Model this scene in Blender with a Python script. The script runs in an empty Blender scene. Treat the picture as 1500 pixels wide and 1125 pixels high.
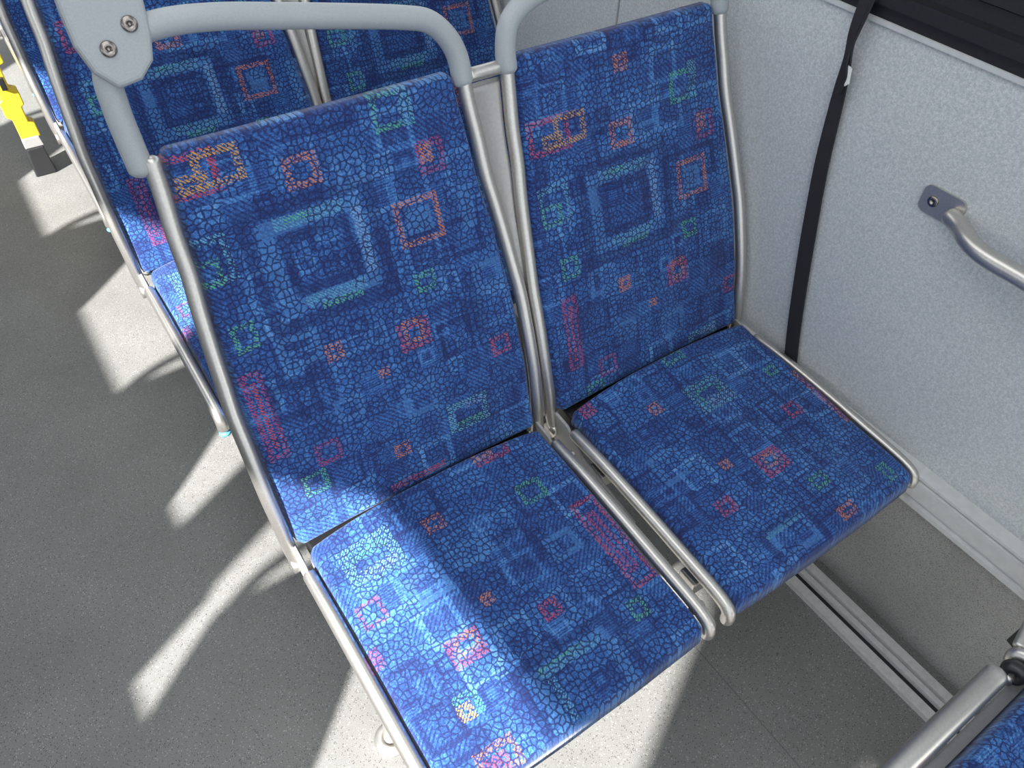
import bpy, math, random
from mathutils import Vector, Matrix, Euler
random.seed(3)
scene=bpy.context.scene
COL=bpy.context.collection
R=.347; A=-.0628
XW=.975; XL=-1.43

# ---------------------------------------------------------------- helpers
def link(o,parent=None):
    COL.objects.link(o)
    if parent: o.parent=parent
    return o
def mesh_obj(name,verts,faces,mat=None,parent=None,uvs=None,smooth=True):
    me=bpy.data.meshes.new(name)
    me.from_pydata([tuple(v) for v in verts],[],faces); me.update()
    if uvs is not None:
        l=me.uv_layers.new(name='UVMap')
        for lp in me.loops: l.data[lp.index].uv=uvs[lp.vertex_index]
    if mat: me.materials.append(mat)
    for p in me.polygons: p.use_smooth=smooth
    o=bpy.data.objects.new(name,me)
    return link(o,parent)
def box(name,a,b,mat,parent=None,bev=.0):
    x0,y0,z0=a;x1,y1,z1=b
    v=[(x0,y0,z0),(x1,y0,z0),(x1,y1,z0),(x0,y1,z0),(x0,y0,z1),(x1,y0,z1),(x1,y1,z1),(x0,y1,z1)]
    f=[(0,3,2,1),(4,5,6,7),(0,1,5,4),(1,2,6,5),(2,3,7,6),(3,0,4,7)]
    o=mesh_obj(name,v,f,mat,parent,smooth=False)
    if bev:
        m=o.modifiers.new('b','BEVEL');m.width=bev;m.segments=3
    return o
def catmull(pts,n=8):
    P=[Vector(p) for p in pts]
    P=[P[0]*2-P[1]]+P+[P[-1]*2-P[-2]]
    out=[]
    for i in range(1,len(P)-2):
        p0,p1,p2,p3=P[i-1:i+3]
        for k in range(n):
            t=k/n
            out.append(.5*((2*p1)+(-p0+p2)*t+(2*p0-5*p1+4*p2-p3)*t*t+(-p0+3*p1-3*p2+p3)*t*t*t))
    out.append(P[-2]); return out
def tube_geo(path,r,seg=14,cap=True):
    path=[Vector(p) for p in path]
    V=[];F=[];T=[]
    n=len(path)
    for i in range(n):
        T.append((path[min(i+1,n-1)]-path[max(i-1,0)]).normalized())
    up=Vector((0,0,1)) if abs(T[0].z)<.9 else Vector((1,0,0))
    N=(up-T[0]*up.dot(T[0])).normalized()
    rings=[]
    def ring(c,rr,N,B):
        s=len(V)
        for k in range(seg):
            a=2*math.pi*k/seg
            V.append(c+(N*math.cos(a)+B*math.sin(a))*rr)
        rings.append(s)
    for i in range(n):
        if i: N=(N-T[i]*N.dot(T[i])).normalized()
        B=T[i].cross(N)
        if i==0 and cap:
            for q in (.35,.75,.95):
                a=math.acos(q); ring(path[0]-T[0]*r*.7*math.sin(a),r*q,N,B)
        ring(path[i],r,N,B)
        if i==n-1 and cap:
            for q in (.95,.75,.35):
                a=math.acos(q); ring(path[i]+T[i]*r*.7*math.sin(a),r*q,N,B)
    for a,b in zip(rings[:-1],rings[1:]):
        for k in range(seg):
            k2=(k+1)%seg
            F.append((a+k,b+k,b+k2,a+k2))
    F.append(tuple(rings[0]+k for k in range(seg)))
    F.append(tuple(rings[-1]+k for k in reversed(range(seg))))
    return V,F
def tube(name,pts,r,mat,parent=None,n=8,seg=14):
    V,F=tube_geo(catmull(pts,n),r,seg)
    return mesh_obj(name,V,F,mat,parent)
def prism(name,poly,depth,origin,ex,ey,en,mat,parent=None,bev=.002):
    origin=Vector(origin);n=len(poly)
    V=[origin+ex*p[0]+ey*p[1] for p in poly]+[origin+ex*p[0]+ey*p[1]+en*depth for p in poly]
    F=[tuple(range(n))[::-1],tuple(range(n,2*n))]+[(i,(i+1)%n,n+(i+1)%n,n+i) for i in range(n)]
    o=mesh_obj(name,V,F,mat,parent,smooth=False)
    if bev:
        m=o.modifiers.new('b','BEVEL');m.width=bev;m.segments=3;m.limit_method='ANGLE';m.angle_limit=math.radians(40)
    return o
def disc(name,c,nrm,r,h,mat,parent=None,seg=24):
    c=Vector(c);n=Vector(nrm).normalized()
    a=n.orthogonal().normalized();b=n.cross(a)
    V=[];F=[]
    prof=[(r,0),(r,h*.5),(r*.85,h*.85),(r*.6,h),(r*.34,h),(r*.30,h*.2)]
    for rr_,hh in prof:
        for k in range(seg):
            t=2*math.pi*k/seg
            V.append(c+n*hh+(a*math.cos(t)+b*math.sin(t))*rr_)
    for i in range(len(prof)-1):
        for k in range(seg):
            k2=(k+1)%seg
            F.append((i*seg+k,i*seg+k2,(i+1)*seg+k2,(i+1)*seg+k))
    F.append(tuple((len(prof)-1)*seg+k for k in range(seg)))
    F.append(tuple(k for k in reversed(range(seg))))
    return mesh_obj(name,V,F,mat,parent)

# ---------------------------------------------------------------- materials
class NT:
    def __init__(s,name):
        s.m=bpy.data.materials.new(name);s.m.use_nodes=True;s.t=s.m.node_tree
        s.b=s.t.nodes['Principled BSDF']
    def n(s,k,**kw):
        x=s.t.nodes.new(k)
        for a,b in kw.items(): setattr(x,a,b)
        return x
    def l(s,a,b): s.t.links.new(a,b)
    def set(s,sock,v):
        if hasattr(v,'node'): s.l(v,sock)
        else: sock.default_value=v
    def math(s,op,a,b=0.,c=0.,clamp=False):
        x=s.n('ShaderNodeMath',operation=op);x.use_clamp=clamp
        s.set(x.inputs[0],a);s.set(x.inputs[1],b);s.set(x.inputs[2],c);return x.outputs[0]
    def mix(s,f,a,b,bt='MIX'):
        x=s.n('ShaderNodeMix',data_type='RGBA',blend_type=bt)
        s.set(x.inputs[0],f)
        for i,v in ((6,a),(7,b)):
            if isinstance(v,tuple) and len(v)==3: v=(*v,1)
            s.set(x.inputs[i],v)
        return x.outputs[2]
    def noise(s,vec,scale,detail=2,rough=.5):
        x=s.n('ShaderNodeTexNoise');s.l(vec,x.inputs['Vector']);x.inputs['Scale'].default_value=scale
        x.inputs['Detail'].default_value=detail;x.inputs['Roughness'].default_value=rough;return x
    def vor(s,vec,scale,feature='F1',metric='EUCLIDEAN',rnd=1.):
        x=s.n('ShaderNodeTexVoronoi',feature=feature)
        if feature!='DISTANCE_TO_EDGE': x.distance=metric
        s.l(vec,x.inputs['Vector']);x.inputs['Scale'].default_value=scale;x.inputs['Randomness'].default_value=rnd;return x
    def ramp(s,f,stops,interp='LINEAR'):
        x=s.n('ShaderNodeValToRGB');x.color_ramp.interpolation=interp
        e=x.color_ramp.elements
        while len(e)<len(stops): e.new(.5)
        for i,(p,c) in enumerate(stops): e[i].position=p;e[i].color=(*c,1)
        s.l(f,x.inputs[0]);return x.outputs[0]
    def bump(s,h,st,d=.002):
        x=s.n('ShaderNodeBump');x.inputs['Strength'].default_value=st;x.inputs['Distance'].default_value=d
        s.l(h,x.inputs['Height']);s.l(x.outputs[0],s.b.inputs['Normal'])
def simple(name,col,rough=.5,metal=0.,bump=0.,scale=200,var=.1):
    k=NT(name);tc=k.n('ShaderNodeTexCoord').outputs['Object']
    nz=k.noise(tc,scale,3)
    c1=tuple(c*(1-var) for c in col);c2=tuple(min(1,c*(1+var)) for c in col)
    k.l(k.ramp(nz.outputs[0],[(.3,c1),(.7,c2)]),k.b.inputs['Base Color'])
    k.b.inputs['Roughness'].default_value=rough;k.b.inputs['Metallic'].default_value=metal
    if bump: k.bump(nz.outputs[0],bump)
    return k.m
M_tube=simple('satin_aluminium',(.57,.545,.51),.34,.88,0.03,300,.06)
M_hand=simple('grey_powder_coat',(.32,.345,.36),.42,.0,.05,600,.05)
M_shell=simple('grey_plastic_shell',(.34,.335,.33),.5,.1,.03,200,.06)
M_fill=simple('brushed_filler_metal',(.38,.37,.36),.42,.45,.03,200,.06)
M_dark=simple('black_rubber',(.012,.012,.014),.45,0,.05,200,.2)
M_blackplastic=simple('dark_plastic',(.02,.02,.022),.35)
M_screw=simple('steel_screw',(.30,.27,.25),.25,1)
M_rail=simple('anodised_rail',(.64,.64,.63),.5,.25,.03,100,.08)
M_white=simple('pale_grey_trim',(.54,.545,.54),.5,0.1,.02,60,.06)
M_yellow=simple('yellow_paint',(.78,.56,.03),.4)
M_tag=simple('white_tag',(.7,.7,.68),.6)
M_ceil=simple('ceiling_laminate',(.7,.7,.68),.6)
M_blue=simple('blue_cap_plastic',(.10,.38,.55),.4)

def strap_mat():
    k=NT('black_webbing');tc=k.n('ShaderNodeTexCoord').outputs['Object']
    w=k.n('ShaderNodeTexWave',wave_type='BANDS',bands_direction='Z');k.l(tc,w.inputs[0]);w.inputs['Scale'].default_value=180
    k.l(k.ramp(w.outputs[1],[(0,(.008,.008,.010)),(1,(.022,.022,.026))]),k.b.inputs['Base Color'])
    k.b.inputs['Roughness'].default_value=.7;k.bump(w.outputs[1],.3);return k.m
M_strap=strap_mat()
def wall_mat():
    k=NT('speckled_wall_laminate');tc=k.n('ShaderNodeTexCoord').outputs['Object']
    a=k.noise(tc,480,2,.6);b=k.noise(tc,7,2);c2=k.noise(tc,210,1)
    s=k.math('ADD',k.math('MULTIPLY',a.outputs[0],.6),k.math('MULTIPLY',c2.outputs[0],.4))
    c=k.ramp(s,[(.36,(.385,.41,.42)),(.5,(.495,.517,.525)),(.64,(.635,.65,.655))])
    c=k.mix(k.math('MULTIPLY',b.outputs[0],.25),c,(.46,.48,.49))
    k.l(c,k.b.inputs['Base Color']);k.b.inputs['Roughness'].default_value=.5
    k.bump(a.outputs[0],.05);return k.m
M_wall=wall_mat()
def floor_mat(name='speckled_vinyl',seam=True,mul=1.):
    k=NT(name);tc=k.n('ShaderNodeTexCoord').outputs['Object']
    a=k.vor(tc,400);sp=k.n('ShaderNodeSeparateColor');k.l(a.outputs['Color'],sp.inputs[0])
    rnd=sp.outputs[0];rnd2=sp.outputs[1]
    base=k.noise(tc,600,2);big=k.noise(tc,5,3)
    c=k.ramp(base.outputs[0],[(.3,(.14*mul,.140*mul,.134*mul)),(.7,(.245*mul,.243*mul,.235*mul))])
    near=k.math('LESS_THAN',a.outputs['Distance'],.42)
    c=k.mix(k.math('MULTIPLY',k.math('MULTIPLY',k.math('GREATER_THAN',rnd,.85),near),.85),c,(.03,.03,.03))
    c=k.mix(k.math('MULTIPLY',k.math('MULTIPLY',k.math('GREATER_THAN',rnd2,.91),near),.75),c,(.45,.445,.42))
    c=k.mix(k.math('MULTIPLY',k.math('SUBTRACT',big.outputs[0],.35,clamp=True),.8),c,(.09,.089,.084))
    if seam:
        xyz=k.n('ShaderNodeSeparateXYZ');k.l(tc,xyz.inputs[0])
        s=k.math('COMPARE',xyz.outputs[0],.60,.0012)
        c=k.mix(k.math('MULTIPLY',s,.5),c,(.05,.05,.05))
    k.l(c,k.b.inputs['Base Color']);k.b.inputs['Roughness'].default_value=.5
    k.bump(base.outputs[0],.08);return k.m
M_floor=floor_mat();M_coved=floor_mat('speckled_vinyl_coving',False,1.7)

CC=dict(o=(.50,.17,.05),r=(.45,.06,.07),p=(.34,.05,.11),g=(.09,.35,.19),c=(.13,.36,.47),w=(.17,.30,.52),d=(.012,.022,.10),l=(.065,.19,.45),y=(.52,.28,.05),v=(.10,.29,.44))
BACK=[(.160,.415,.098,.088,.018,'d'),(.160,.415,.074,.066,.020,'l'),(.165,.360,.045,.008,.016,'v'),(.224,.42,.008,.05,.02,'w'),(.160,.474,.05,.009,.016,'v'),(.145,.476,.02,.004,.01,'g'),(.17,.348,.03,.005,.012,'g'),
(.160,.415,.050,.044,.014,'d'),
(.311,.417,.036,.034,.009,'o'),(.311,.417,.020,.018,.03,'l'),(.296,.327,.017,.016,.009,'g'),(.257,.255,.026,.023,.012,'r'),(.257,.262,.016,.02,.008,'o'),(.396,.178,.019,.017,.009,'r'),
(.134,.278,.014,.014,.010,'o'),(.168,.531,.024,.022,.011,'o'),(.030,.563,.040,.028,.010,'r'),(.070,.565,.030,.024,.010,'y'),(.035,.553,.02,.012,.010,'y'),(.309,.574,.030,.026,.009,'g'),(.33,.580,.01,.03,.01,'v'),
(.315,.082,.038,.028,.013,'c'),(.315,.066,.024,.006,.014,'g'),(.33,.098,.02,.006,.01,'w'),(.014,.225,.016,.072,.009,'p'),(.014,.225,.004,.055,.008,'r'),(.028,.345,.017,.02,.008,'g'),(.195,.217,.009,.008,.01,'o'),(.190,.072,.014,.013,.009,'o'),(.205,.01,.05,.006,.006,'r'),
(.048,.088,.020,.020,.009,'g'),(.02,.455,.030,.032,.010,'v'),(.012,.44,.02,.018,.008,'g'),(.352,.499,.022,.024,.010,'p'),(.345,.505,.010,.014,.02,'o'),
(.13,.185,.022,.020,.008,'l'),(.40,.30,.026,.024,.012,'l'),(.24,.15,.03,.03,.012,'l'),(.08,.13,.02,.02,.008,'p'),(.39,.41,.012,.03,.012,'l'),(.06,.235,.035,.03,.012,'d'),(.23,.515,.022,.022,.008,'l'),(.36,.245,.02,.03,.02,'d'),
(.180,.638,.016,.014,.012,'o'),(.09,.30,.03,.025,.01,'l')]
BACK2=[(u+.0246,v-.090,a,b,t,c) for u,v,a,b,t,c in BACK]
BACK3=[(u+.03,v-.112,a,b,t,c) for u,v,a,b,t,c in BACK]
CUS1=[(.070,.066,.045,.034,.018,'c'),(.07,.05,.03,.010,.02,'g'),(.075,.085,.03,.010,.02,'w'),(.178,.069,.017,.014,.009,'o'),(.345,.097,.024,.020,.009,'g'),(.402,.235,.024,.085,.009,'r'),(.40,.235,.010,.06,.008,'p'),(.325,.005,.034,.016,.010,'r'),(.31,.0,.02,.012,.01,'o'),
(.250,.275,.016,.015,.010,'r'),(.180,.214,.011,.010,.009,'o'),(.116,.257,.027,.022,.012,'r'),(.120,.252,.018,.014,.007,'o'),(.362,.343,.015,.016,.008,'g'),(.078,.323,.018,.018,.010,'g'),(.07,.33,.012,.012,.009,'y'),(.075,.400,.030,.020,.010,'o'),(.07,.405,.018,.012,.02,'r'),(-.0,.201,.012,.016,.02,'p'),
(.230,.385,.090,.068,.014,'d'),(.230,.385,.068,.050,.018,'l'),(.220,.342,.04,.006,.012,'g'),(.235,.347,.05,.006,.012,'v'),(.190,.385,.006,.03,.01,'v'),(.12,.15,.03,.025,.01,'l'),(.27,.17,.03,.035,.012,'d'),(.33,.20,.026,.022,.01,'l'),(.20,.14,.02,.02,.01,'l'),(.03,.14,.02,.02,.007,'p')]
CUS2=[(.236,.006,.024,.014,.009,'g'),(.386,.119,.014,.012,.008,'g'),(.239,.103,.042,.032,.012,'c'),(.239,.103,.028,.018,.008,'g'),(.25,.118,.03,.01,.01,'w'),(.348,.206,.018,.016,.009,'r'),(.128,.077,.013,.012,.009,'o'),(.226,.266,.028,.024,.011,'r'),(.226,.262,.015,.014,.007,'o'),
(.266,.337,.018,.014,.009,'g'),(.150,.229,.011,.010,.009,'o'),(.095,.288,.017,.015,.010,'r'),(.262,.400,.020,.012,.009,'o'),(.020,.010,.014,.016,.02,'r'),(.425,.21,.012,.07,.009,'o'),(.425,.22,.006,.06,.01,'r'),(.389,.389,.012,.018,.008,'g'),(.149,.364,.04,.005,.012,'g'),(.15,.39,.055,.040,.014,'d'),(.15,.385,.04,.026,.010,'l'),(.33,.30,.02,.02,.01,'l'),(.07,.18,.03,.03,.01,'l'),(.03,.1,.02,.025,.02,'d'),(.30,.05,.02,.02,.01,'l')]
def fabric(name,motifs,off):
    k=NT(name)
    uvn=k.n('ShaderNodeUVMap');uvn.uv_map='UVMap';uv=uvn.outputs[0]
    nw=k.noise(uv,260,2)
    w=k.n('ShaderNodeVectorMath',operation='SUBTRACT');k.l(nw.outputs['Color'],w.inputs[0]);w.inputs[1].default_value=(.5,.5,.5)
    w2=k.n('ShaderNodeVectorMath',operation='SCALE');k.l(w.outputs[0],w2.inputs[0]);w2.inputs['Scale'].default_value=.0036
    w3=k.n('ShaderNodeVectorMath',operation='ADD');k.l(uv,w3.inputs[0]);k.l(w2.outputs[0],w3.inputs[1]);W=w3.outputs[0]
    o=k.n('ShaderNodeVectorMath',operation='ADD');k.l(W,o.inputs[0]);o.inputs[1].default_value=(off,off*1.7,0)
    flat=k.n('ShaderNodeVectorMath',operation='MULTIPLY');k.l(o.outputs[0],flat.inputs[0]);flat.inputs[1].default_value=(1,1,0);WO=flat.outputs[0]
    def vor2(scale,rnd,feature='F1'):
        x=k.n('ShaderNodeTexVoronoi',feature=feature);x.voronoi_dimensions='2D'
        if feature=='F1': x.distance='CHEBYCHEV'
        k.l(WO,x.inputs['Vector']);x.inputs['Scale'].default_value=scale;x.inputs['Randomness'].default_value=rnd;return x
    blk=vor2(13.5,.45);bl2=vor2(30,.40)
    s1=k.n('ShaderNodeSeparateColor');k.l(blk.outputs['Color'],s1.inputs[0])
    s2=k.n('ShaderNodeSeparateColor');k.l(bl2.outputs['Color'],s2.inputs[0])
    ring=k.math('COMPARE',blk.outputs['Distance'],.34,.06)
    ring2=k.math('COMPARE',bl2.outputs['Distance'],.32,.08)
    core=k.math('LESS_THAN',bl2.outputs['Distance'],.16)
    rag=k.noise(uv,300,2)
    L=k.math('ADD',.36,k.math('MULTIPLY',s1.outputs[0],.10))
    L=k.math('ADD',L,k.math('MULTIPLY',ring,k.math('MULTIPLY',k.math('SUBTRACT',s1.outputs[1],.42),.55)))
    L=k.math('ADD',L,k.math('MULTIPLY',ring2,k.math('MULTIPLY',k.math('SUBTRACT',s2.outputs[1],.45),.42)))
    L=k.math('ADD',L,k.math('MULTIPLY',core,k.math('MULTIPLY',k.math('SUBTRACT',s2.outputs[0],.5),.25)))
    L=k.math('ADD',L,k.math('MULTIPLY',k.math('LESS_THAN',s2.outputs[2],.15),-.08))
    L=k.math('ADD',L,k.math('MULTIPLY',k.math('SUBTRACT',rag.outputs[0],.5),.95))
    wv=k.n('ShaderNodeTexWave',wave_type='BANDS',bands_direction='DIAGONAL');k.l(WO,wv.inputs[0]);wv.inputs['Scale'].default_value=75
    wv2=k.n('ShaderNodeTexWave',wave_type='BANDS',bands_direction='Y');k.l(WO,wv2.inputs[0]);wv2.inputs['Scale'].default_value=80
    hat=k.math('GREATER_THAN',s2.outputs[2],.83)
    hat2=k.math('COMPARE',s2.outputs[2],.5,.05)
    h=k.math('MULTIPLY',hat,k.math('GREATER_THAN',wv.outputs[1],.60))
    h2=k.math('MULTIPLY',hat2,k.math('GREATER_THAN',wv2.outputs[1],.60))
    L=k.math('SUBTRACT',L,k.math('MULTIPLY',h,.24));L=k.math('SUBTRACT',L,k.math('MULTIPLY',h2,.20))
    cr=vor2(108,.9,'DISTANCE_TO_EDGE')
    crm=k.math('SUBTRACT',1,k.math('MULTIPLY',k.math('SUBTRACT',cr.outputs['Distance'],.085,clamp=True),14),clamp=True)
    crm=k.math('MULTIPLY',crm,k.math('SUBTRACT',1,k.math('MULTIPLY',k.math('MAXIMUM',hat,hat2),.7)))
    col=k.ramp(L,[(.06,(.016,.028,.115)),(.30,(.022,.060,.215)),(.50,(.036,.120,.350)),(.72,(.070,.200,.470)),(.95,(.13,.29,.55))])
    fine=k.noise(uv,900,1)
    wv3=k.n('ShaderNodeTexWave',wave_type='BANDS',bands_direction='DIAGONAL');k.l(uv,wv3.inputs[0]);wv3.inputs['Scale'].default_value=120
    keep=k.math('MULTIPLY',k.math('GREATER_THAN',rag.outputs[0],.46),k.math('GREATER_THAN',k.math('ADD',wv3.outputs[1],k.math('MULTIPLY',nw.outputs[0],.8)),.68))
    keep=k.math('MULTIPLY',keep,.84)
    for (u,v,hw,hh,t,c) in motifs:
        if u<-.04 or u>.5 or v<-.08 or v>.66: continue
        d=k.n('ShaderNodeVectorMath',operation='SUBTRACT');k.l(W,d.inputs[0]);d.inputs[1].default_value=(u,v,0)
        e=k.n('ShaderNodeVectorMath',operation='ABSOLUTE');k.l(d.outputs[0],e.inputs[0])
        g=k.n('ShaderNodeVectorMath',operation='SUBTRACT');k.l(e.outputs[0],g.inputs[0]);g.inputs[1].default_value=(hw,hh,0)
        x=k.n('ShaderNodeSeparateXYZ');k.l(g.outputs[0],x.inputs[0])
        mx=k.math('MAXIMUM',x.outputs[0],x.outputs[1])
        f=k.math('COMPARE',mx,-t/2,t/2)
        f=k.math('MULTIPLY',f,keep if c not in 'dl' else .5)
        col=k.mix(f,col,CC[c])
    col=k.mix(k.math('MULTIPLY',crm,.86),col,(.013,.021,.088))
    pile=k.ramp(fine.outputs[0],[(.3,(.68,.68,.68)),(.72,(1.36,1.36,1.34))])
    col=k.mix(1.,col,pile,'MULTIPLY')
    k.l(col,k.b.inputs['Base Color']);k.b.inputs['Roughness'].default_value=.92
    k.b.inputs['Specular IOR Level'].default_value=.15
    k.b.inputs['Sheen Weight'].default_value=.18;k.b.inputs['Sheen Roughness'].default_value=.5
    k.bump(fine.outputs[0],.35,.0015)
    return k.m
FB1=fabric('moquette_back_first',BACK,0.);FB2=fabric('moquette_back_second',BACK2,0.013);FB3=fabric('moquette_back_third',BACK3,.031)
FC1=fabric('moquette_cushion_first',CUS1,.2);FC2=fabric('moquette_cushion_second',CUS2,.37)

# ---------------------------------------------------------------- seat coordinates
UC=.214
def prof(v):
    t=v/.6
    return -.0088*4*t*(1-t)+.0151*10*t*(1-t)*(t-.5)
def BK(u,v,w=0.):
    b=prof(v)-w
    return Vector((u,.0348+v*math.sin(R)+b*math.cos(R),.4284+v*math.cos(R)-b*math.sin(R)))
def CU(u,t,w=0.):
    return Vector((u,-t*math.cos(A),.45+t*math.sin(A)+w))
def hw_tube(v):
    pts=[(-.05,.233),(0,.236),(.12,.2395),(.25,.239),(.35,.232),(.46,.222),(.6,.214),(.7,.214)]
    for (a,x),(b,y) in zip(pts[:-1],pts[1:]):
        if v<=b:
            s=(v-a)/(b-a);s=s*s*(3-2*s);return x+(y-x)*s
    return pts[-1][1]
def pad(name,nu,nv,surf,th,er,mat,parent,uvf,corner=.012):
    V=[];UV=[];F=[]
    su,sv=.42,.5
    idx={}
    def ease(x): return x-.08*math.sin(2*math.pi*x)
    for j in range(nv+1):
        for i in range(nu+1):
            a=ease(i/nu);b=ease(j/nv)
            ea=min(a,1-a)*su;eb=min(b,1-b)*sv
            h=1.
            for e in (ea,eb):
                if e<er: h*=math.sqrt(max(0,1-(1-e/er)**2))
            aa,bb=a,b
            if ea<corner and eb<corner:
                dx=corner-ea;dy=corner-eb;d=math.hypot(dx,dy)
                if d>1e-6:
                    s=max(dx,dy)/d
                    na=corner-dx*s;nb=corner-dy*s
                    aa=na/su if a<.5 else 1-na/su
                    bb=nb/sv if b<.5 else 1-nb/sv
            V.append(surf(aa,bb,-th*(1-h)));UV.append(uvf(aa,bb));idx[i,j]=len(V)-1
    for j in range(nv):
        for i in range(nu): F.append((idx[i,j],idx[i+1,j],idx[i+1,j+1],idx[i,j+1]))
    for j in range(nv+1):
        for i in range(nu+1):
            if 0<i<nu and 0<j<nv:
                a=ease(i/nu);b=ease(j/nv)
                V.append(surf(a,b,-th));UV.append(uvf(a,b));idx['b',i,j]=len(V)-1
            else: idx['b',i,j]=idx[i,j]
    for j in range(nv):
        for i in range(nu): F.append((idx['b',i,j],idx['b',i,j+1],idx['b',i+1,j+1],idx['b',i+1,j]))
    return mesh_obj(name,V,F,mat,parent,uvs=UV)
H=.600
def build_seat(x0,y0,fb,fc,label,first=False,leg=False,wallside=False):
    e=bpy.data.objects.new('bus_seat',None);link(e);e.location=(x0,y0,0);e.empty_display_size=.1
    e['label']=label;e['category']='bus seat';e['group']='patterned passenger seats'
    DIM=((.14,.45),(.245,.455),(.24,.37),(.14,.365),(.35,.47),(.19,.25),(.30,.25))
    amp=.0065 if wallside else .0045
    def bsurf(a,b,w):
        v=-.004+b*(H+.004)+.006*(1-(a*2-1)**2)*max(0,1-b*4)
        hw=hw_tube(v)-.0115
        u=UC+(a*2-1)*hw
        dim=0
        for (du,dv) in DIM:
            dim-=amp*math.exp(-((u-du)**2/(2*.014**2)+(v-dv)**2/(2*.007**2)))
        dim+=.0014*math.sin(u*60+v*25)*math.sin(v*42)
        cr=.003*(1-(a*2-1)**2)
        lip=.014*max(0,(.10-v)/.10)**2
        return BK(u,v,.005+w+cr+dim+lip)
    pad('backrest',90,110,bsurf,.026,.010,fb,e,lambda a,b:(UC+(a*2-1)*(hw_tube(b*H)-.0125),-.012+b*(H+.012)))
    D=.425
    def csurf(a,b,w):
        t=-.004+b*(D+.002)
        x=a*2-1
        roll=0
        if t>.385:
            q=(t-.385)/.04; roll=-.010*q*q
        cr=.006*(1-x*x)
        rear=.008*max(0,(.06-t)/.06)*(1-x*x)
        ts=t+.006*(1-x*x)*(b>.5)*((b-.5)*2)-.010*(1-x*x)*(b<.5)*(1-b*2)
        lumps=.0025*math.sin(9*a+3*b)*math.sin(7*b+2)+.0012*math.sin(23*a+5*b)*math.sin(17*b)
        return CU(UC+x*.2185,ts,w+cr+roll+rear+lumps)
    pad('seat_cushion',70,70,csurf,.032,.010,fc,e,lambda a,b:(UC+(a*2-1)*.220,-.008+b*(D+.008)))
    def ssurf(a,b,w):
        v=-.02+b*(H+.015);hw=hw_tube(v)-.010
        return BK(UC+(a*2-1)*hw,v,-.023+w)
    pad('back_shell',24,30,ssurf,.012,.008,M_shell,e,lambda a,b:(a,b))
    def psurf(a,b,w):
        return CU(UC+(a*2-1)*.205,.01+b*.385,-.034+w)
    pad('seat_pan',16,16,psurf,.018,.01,M_shell,e,lambda a,b:(a,b))
    box('gap_shade_strip',(.004,.004,.385),(.424,.044,.425),M_dark,e,.004)  # black strip stands in for the shade between backrest and cushion
    r=.0108
    for s in (-1,1):
        pts=[BK(UC+s*hw_tube(v),v,.002) for v in (.59,.55,.50,.45,.40,.35,.30,.25,.20,.15,.10,.05,.0)]
        pts.append(BK(UC+s*.233,-.03,.004))
        tube('side_rail',pts,r,M_tube,e,n=4)
        k=BK(UC+s*.233,-.038,.004)
        disc('hinge_knuckle',(k.x-.010,k.y,k.z),(1,0,0),.015,.020,M_tube,e)
        xx=UC+s*.2300
        cp=[CU(xx,.030,-.020),CU(xx,.10,-.014),CU(xx,.20,-.011),CU(xx,.30,-.011),CU(xx,.38,-.012),CU(xx,.410,-.018),CU(xx,.418,-.030),CU(xx,.419,-.044)]
        tube('cushion_rail',cp,.0085 if (wallside and s>0) else .0108,M_tube,e,n=5)
        poly=[(.045,.405),(.035,.372),(-.03,.350),(-.20,.345),(-.205,.372),(-.06,.392),(-.01,.43),(.03,.435)]
        prism('side_bracket',poly,.006,(xx-.003,0,0),Vector((0,1,0)),Vector((0,0,1)),Vector((1,0,0)),M_shell,e)
    for t in (.06,.385):
        c=CU(UC+.2300,t,-.022)
        tube('rail_rung',[(c.x-.006,c.y,c.z),(c.x+.0,c.y,c.z),(c.x+.0135,c.y,c.z)],.007,M_tube,e,n=2,seg=10)
    for t in (.09,.33):
        c=CU(0,t,-.078)
        box('crossbar',(-.012,c.y-.018,c.z-.018),(.445,c.y+.018,c.z+.018),M_tube,e,.004)
    hr=.0150
    hl=UC-.214
    if first:
        pts=[(hl-.013,.585),(hl-.014,.62),(hl-.014,.655),(hl-.010,.69),(hl+.012,.718),(.06,.727),(.12,.723),(.20,.709),(.29,.692),(.352,.679),(.388,.668),(.412,.646),(.425,.618),(.428,.585)]
        pts=[BK(u,v,-.004 if u<.07 else 0) for u,v in pts]
    else:
        pts=[(hl+.0,.585),(hl+.001,.61),(hl+.010,.640),(.034,.660),(.07,.672),(.12,.678),(UC,.680),(.31,.678),(.358,.672),(.394,.660),(.418,.640),(.427,.61),(.428,.585)]
        pts=[BK(u,v,.002) for u,v in pts]
    tube('grab_handle',pts,hr,M_hand,e,n=5,seg=18)
    if first:
        n=Vector((0,-math.cos(R),math.sin(R)));ev=Vector((0,math.sin(R),math.cos(R)));ex=Vector((1,0,0))
        o0=Vector((0,.0348,.4284))+n*.010
        poly=[(-.032,.756),(-.030,.800),(.043,.800),(.050,.752),(.046,.720),(.038,.694),(.020,.678),(-.006,.674),(-.024,.694),(-.032,.722)]
        br=prism('clamp_plate',poly,.026,o0-n*.004,ex,ev,n,M_hand,e,.006)
        br['label']='grey coated clamp plate with two screws'
        for (u,v) in ((.027,.733),(-.002,.714)):
            c=o0+ex*u+ev*v+n*.0215
            disc('screw',c,n,.0085,.0040,M_screw,br)
    if leg:
        tube('support_leg',[(.04,-.17,.365),(.034,-.175,.30),(.018,-.17,.15),(.012,-.16,.02)],.014,M_tube,e,n=6)
        disc('leg_foot',(.012,-.16,.0),(0,0,1),.032,.008,M_tube,e)
    if y0>.1:
        c=CU(UC-.23,.420,-.052)
        disc('rail_cap',c,(0,-.3,-1),.0108,.008,M_blue,e)
    return e
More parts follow.
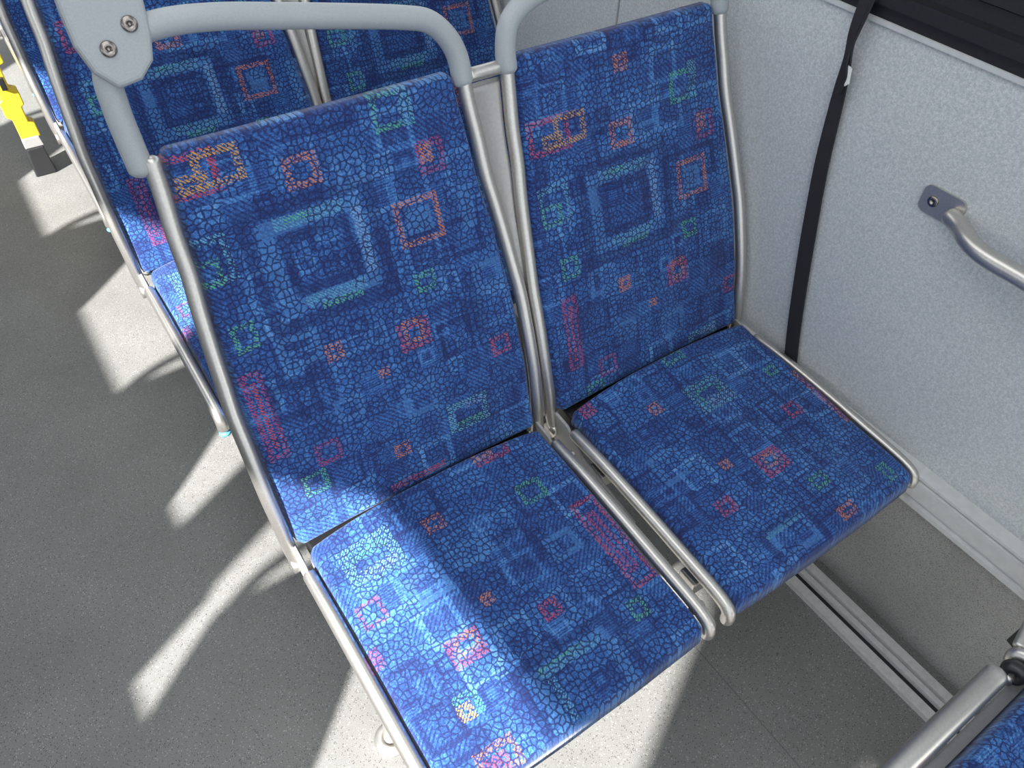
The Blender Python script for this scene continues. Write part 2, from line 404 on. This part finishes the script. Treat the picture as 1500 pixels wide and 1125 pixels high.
def filler(x0,y0):
    def sp(a_,b_,w):
        v=-.01+b_*.585
        lo=UC+hw_tube(v)+.008;hi=.502+UC-hw_tube(v)-.008
        return BK(lo+(hi-lo)*a_,v,-.002+w-.004*math.sin(math.pi*a_))
    o=pad('filler_panel',8,40,sp,.006,.001,M_fill,None,lambda a,b:(a,b),corner=.0)
    o.location=(x0,y0,0);o['label']='narrow brushed metal filler panel between two seat backs';o['category']='filler panel';o['group']='filler panels'
    tube('link_tube',[BK(.443,.588,-.002),BK(.465,.588,-.002),BK(.488,.588,-.002)],.010,M_tube,o,n=3)
    return o
LA='blue patterned aisle bus seat with satin frame and grey clamp handle'
LB='blue patterned bus seat with satin metal frame against speckled wall'
LC='blue patterned aisle bus seat in next row, partly sunlit'
LD='blue patterned bus seat by the wall in the next row'
P=.78
S1=build_seat(0,0,FB1,FC1,LA,first=True,leg=True)
S2=build_seat(.502,0,FB2,FC2,LB,wallside=True)
S3=build_seat(0,P,FB3,FC1,LC)
S4=build_seat(.502,P,FB2,FC2,LD,wallside=True)
filler(0,0);filler(0,P)
def copy_seat(src,loc,label=None):
    e=src.copy();COL.objects.link(e);e.location=loc
    if label:e['label']=label
    for c in src.children:
        k=c.copy();k.parent=e;COL.objects.link(k)
        for g in c.children:
            q=g.copy();q.parent=k;COL.objects.link(q)
    return e
LE='blue patterned bus seat two rows further back with metal frame'
copy_seat(S3,(0,P*2-.04,0),LE);copy_seat(S4,(.502,P*2-.04,0),LE)
copy_seat(S3,(0,P*3-.04,0),'blue patterned aisle bus seat near the rear, beside yellow fitting')
OPP=.10
for k in range(-2,4):
    copy_seat(S4,(-1.392,OPP+P*k+(.06 if k==-1 else 0),0),'unseen patterned bus seat across the aisle, placed for its shadows')  # out-of-view row, thinned and spaced to shape the aisle floor shadows

# ---------------------------------------------------------------- fold-down seat
e=bpy.data.objects.new('folding_seat',None);link(e);e.location=(.50,-.70,0);e['label']='folded blue patterned seat with round metal edge tube and black hinge';e['category']='bus seat'
def fs(a,b,w): return Vector((.02+a*.40,-.035-b*.40,.452+w+.006*(1-(a*2-1)**2)))
pad('seat_cushion',40,40,fs,.05,.02,FC2,e,lambda a,b:(a*.44,b*.42))
tube('edge_tube',[(-.06,.0,.44),(.02,.0,.44),(.10,.0,.44),(.18,.0,.44),(.205,.0,.442)],.016,M_tube,e,n=5,seg=20)
tube('frame_tube',[(.225,-.01,.425),(.30,-.012,.425),(.40,-.012,.425),(.45,-.012,.425)],.012,M_tube,e,n=4)
disc('hinge_hub',(.240,-.012,.435),(-1,-.2,.3),.018,.016,M_blackplastic,e)
disc('hinge_ring',(.262,-.012,.435),(-1,-.2,.3),.024,.014,M_tube,e)
disc('hinge_ring',(.284,-.012,.435),(-1,-.2,.3),.020,.012,M_screw,e)
prism('hinge_plate',[(-.02,.39),(.02,.40),(.02,.44),(-.02,.45)],.012,(.30,0,0),Vector((0,1,0)),Vector((0,0,1)),Vector((1,0,0)),M_blackplastic,e)
tube('hinge_rod',[(.27,.006,.445),(.31,.016,.450),(.36,.03,.452),(.42,.04,.452)],.008,M_tube,e,n=4)
box('seat_pan',(.0,-.44,.385),(.44,-.02,.404),M_shell,e,.004)
tube('support_leg',[(.05,-.2,.39),(.05,-.2,.2),(.05,-.2,.01)],.02,M_tube,e,n=3)

# ---------------------------------------------------------------- structure
def st(o):
    o['kind']='structure';return o
Y0,Y1=-2.2,4.2
st(box('floor',(XL-.05,Y0,-.03),(XW+.05,Y1,0),M_floor))
st(box('ceiling',(XL-.05,Y0,2.15),(XW+.05,Y1,2.2),M_ceil))
st(box('wall_right',(XW,Y0,0),(XW+.05,Y1,1.045),M_wall))
st(box('wall_right_upper',(XW,Y0,1.85),(XW+.05,Y1,2.15),M_wall))
st(box('wall_left',(XL-.05,Y0,0),(XL,Y1,.87),M_wall))
st(box('sun_gap_sill_front',(XL-.05,Y0,.87),(XL,-.60,1.02),M_wall))  # unseen sill, broken by an added gap that admits a sun wedge
st(box('sun_gap_sill_rear',(XL-.05,-.34,.87),(XL,Y1,1.02),M_wall))  # rear half of the same unseen sill, beyond the added sun gap
st(box('wall_left_upper',(XL-.05,Y0,1.735),(XL,Y1,2.15),M_wall))
st(box('sun_block_pillar_front',(XL-.045,-1.75,1.02),(XL-.005,-1.37,1.735),M_wall))  # unseen pillar added to end the sun patch under the seats
st(box('sun_block_pillar_mid',(XL-.045,-.33,1.02),(XL-.005,-.16,1.735),M_wall))  # unseen pillar added to shade the floor between two sun patches
st(box('wall_rear',(XL,Y1,0),(XW,Y1+.05,2.15),M_wall))
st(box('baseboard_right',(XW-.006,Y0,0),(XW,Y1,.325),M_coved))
st(box('trim_1',(XW-.0015,.524,.41),(XW,.528,1.04),M_shell))
def profile(name,pts,y0,y1,mat):
    n=len(pts)
    V=[(x,y0,z) for x,z in pts]+[(x,y1,z) for x,z in pts]
    F=[tuple(range(n)),tuple(range(n,2*n))[::-1]]+[(i,n+i,n+(i+1)%n,(i+1)%n) for i in range(n)]
    return st(mesh_obj(name,V,F,mat,smooth=False))
profile('trim_2',[(XW,.335),(.946,.335),(.946,.345),(.953,.347),(.953,.353),(.949,.355),(.949,.392),(.954,.394),(.954,.397),(.949,.399),(.949,.405),(XW,.408)],Y0,Y1,M_white)
profile('trim_3',[(.862,0),(.862,.014),(.884,.014),(.886,.004),(.898,.004),(.900,.014),(.912,.014),(.914,.003),(.919,.003),(.921,.014),(.940,.014),(.944,0)],Y0,Y1,M_rail)
profile('trim_4',[(.8865,.0042),(.8865,.0062),(.8975,.0062),(.8975,.0042)],Y0,Y1,M_dark)
profile('window_1',[(XW+.05,1.045),(XW-.004,1.045),(XW-.004,1.062),(XW-.016,1.066),(XW-.016,1.085),(XW-.006,1.090),(XW-.006,1.110),(XW-.014,1.114),(XW-.014,1.135),(XW+.0,1.14),(XW+.0,1.19),(XW+.05,1.19)],Y0,Y1,M_dark)
profile('trim_5',[(XW-.006,1.038),(XW-.006,1.045),(XW,1.047),(XW,1.036)],Y0,Y1,M_white)

# ---------------------------------------------------------------- wall grab handle
def rr(w,h,r,cx,cy):
    out=[]
    for sx,sy,a0 in ((1,1,0),(-1,1,90),(-1,-1,180),(1,-1,270)):
        for k in range(7):
            a=math.radians(a0+k*15);out.append((cx+sx*(w-r)+r*math.cos(a),cy+sy*(h-r)+r*math.sin(a)))
    return out
e=bpy.data.objects.new('wall_grab_handle',None);link(e);e.location=(XW,-.24,.844);e['label']='short satin metal grab handle screwed to the speckled wall';e['category']='grab handle'
tube('bar',[(-.010,-.012,-.004),(-.022,-.035,-.004),(-.042,-.062,-.004),(-.054,-.095,-.004),(-.055,-.14,-.004),(-.055,-.22,-.004),(-.055,-.32,-.004),(-.053,-.37,-.004),(-.03,-.42,-.004),(-.010,-.45,-.004)],.0135,M_tube,e,n=6,seg=16)
for yy in (.010,-.470):
    pl=prism('mounting_plate',rr(.034,.022,.012,yy,.0),.004,(-.0045,0,0),Vector((0,1,0)),Vector((0,0,1)),Vector((1,0,0)),M_tube,e,.0)
    disc('screw',(-.0045,yy+(.014 if yy>0 else -.014),0),(-1,0,0),.0085,.003,M_screw,pl)

# ---------------------------------------------------------------- hanging strap
e=bpy.data.objects.new('hanging_strap',None);link(e);e.location=(XW,0,0);e['label']='black webbing belt strap hanging down the wall beside the seat';e['category']='strap'
def ribbon(name,pts,w,th,mat,tw=None):
    p=catmull(pts,8);V=[];F=[]
    for i,c in enumerate(p):
        T=(p[min(i+1,len(p)-1)]-p[max(i-1,0)]).normalized()
        N=Vector((-1,0,0));B=T.cross(N).normalized()
        if tw:
            q=Matrix.Rotation(tw(i/(len(p)-1)),3,T);N=q@N;B=q@B
        ww=w(i/(len(p)-1))
        for a,b in ((-1,-1),(1,-1),(1,1),(-1,1)): V.append(c+B*ww/2*a+N*th/2*b)
    for i in range(len(p)-1):
        for k in range(4):
            F.append((i*4+k,i*4+(k+1)%4,i*4+4+(k+1)%4,i*4+4+k))
    F.append((3,2,1,0));m=(len(p)-1)*4;F.append((m,m+1,m+2,m+3))
    return mesh_obj(name,V,F,mat,e,smooth=False)
ribbon('webbing',[(-.012,-.006,1.15),(-.020,-.004,1.03),(-.014,-.008,.97),(-.010,-.013,.90),(-.008,-.024,.80),(-.008,-.050,.66),(-.008,-.080,.52),(-.008,-.104,.425),(-.012,-.112,.412)],lambda s:.016+.013*min(1,s*1.6),.003,M_strap,lambda s:.5*math.exp(-((s-.20)/.10)**2))
ribbon('upper_webbing',[(-.022,-.024,1.16),(-.024,-.018,1.06),(-.020,-.010,.99),(-.018,-.018,.955),(-.016,-.012,.93)],lambda s:.006,.003,M_strap,lambda s:s*2)
prism('tag',[(-.022,.972),(-.015,.975),(-.016,.958),(-.020,.944),(-.026,.950)],.0015,(-.020,0,0),Vector((0,1,0)),Vector((0,0,1)),Vector((1,0,0)),M_tag,e,.0)

# ---------------------------------------------------------------- yellow fitting
e=bpy.data.objects.new('yellow_release_lever',None);link(e);e.location=(-.080,2.14,0);e['label']='yellow painted notched metal fitting on a dark foot by rear seats';e['category']='lever'
X1,Z1,Y_=Vector((1,0,0)),Vector((0,0,1)),Vector((0,1,0))
prism('lever_arm',[(-.022,.13),(.036,.13),(.036,.175),(.020,.185),(.020,.235),(.030,.24),(.030,.285),(.010,.295),(.010,.37),(.026,.375),(.026,.42),(.008,.43),(.008,.50),(.022,.505),(.022,.55),(.006,.56),(.006,.74),(-.030,.74),(-.030,.47),(-.044,.46),(-.044,.41),(-.026,.40),(-.026,.27),(-.036,.26),(-.036,.21),(-.022,.20)],.05,(0,-.02,0),X1,Z1,Y_,M_yellow,e,.005)
box('lever_pin',(-.012,-.034,.30),(.004,-.018,.34),M_dark,e,.003)
box('lever_plate',(-.034,-.028,.435),(.014,-.018,.455),M_dark,e,.002)
prism('foot',[(-.030,.0),(.036,.0),(.030,.10),(-.020,.10)],.08,(0,-.03,0),X1,Z1,Y_,M_blackplastic,e,.004)
prism('foot_collar',[(-.024,.10),(.034,.10),(.030,.135),(-.020,.135)],.06,(0,-.025,0),X1,Z1,Y_,M_shell,e,.003)

# ---------------------------------------------------------------- lights
sun=bpy.data.lights.new('sun','SUN');sun.energy=21;sun.angle=math.radians(1.0);sun.color=(1,.98,.94)
so=bpy.data.objects.new('sun',sun);link(so)
d=Vector((1,.50,-.80));so.rotation_euler=d.to_track_quat('-Z','Y').to_euler()
def area(name,loc,sx,sy,e,col,rot=(0,0,0)):
    l=bpy.data.lights.new(name,'AREA');l.shape='RECTANGLE';l.size=sx;l.size_y=sy;l.energy=e;l.color=col
    o=bpy.data.objects.new(name,l);o.location=loc;o.rotation_euler=rot;link(o);return o
area('ambient_fill_overhead',(-.1,.3,2.13),1.0,4.5,26,(.97,.985,1))  # added soft fill for the ambient level, no known lamp behind it
w=bpy.data.worlds.new('sky');scene.world=w;w.use_nodes=True
bg=w.node_tree.nodes['Background'];bg.inputs[0].default_value=(.86,.93,1,1);bg.inputs[1].default_value=1.4
scene.view_settings.view_transform='Standard'

# ---------------------------------------------------------------- camera
cam=bpy.data.cameras.new('camera');co=bpy.data.objects.new('camera',cam);link(co)
co.location=(-.1219,-.6581,1.4772);co.rotation_mode='XYZ';co.rotation_euler=(.7514,-.0321,-.6029)
cam.sensor_width=36;cam.sensor_fit='HORIZONTAL';cam.lens=1128.04/1500*36;cam.clip_start=.02
scene.camera=co
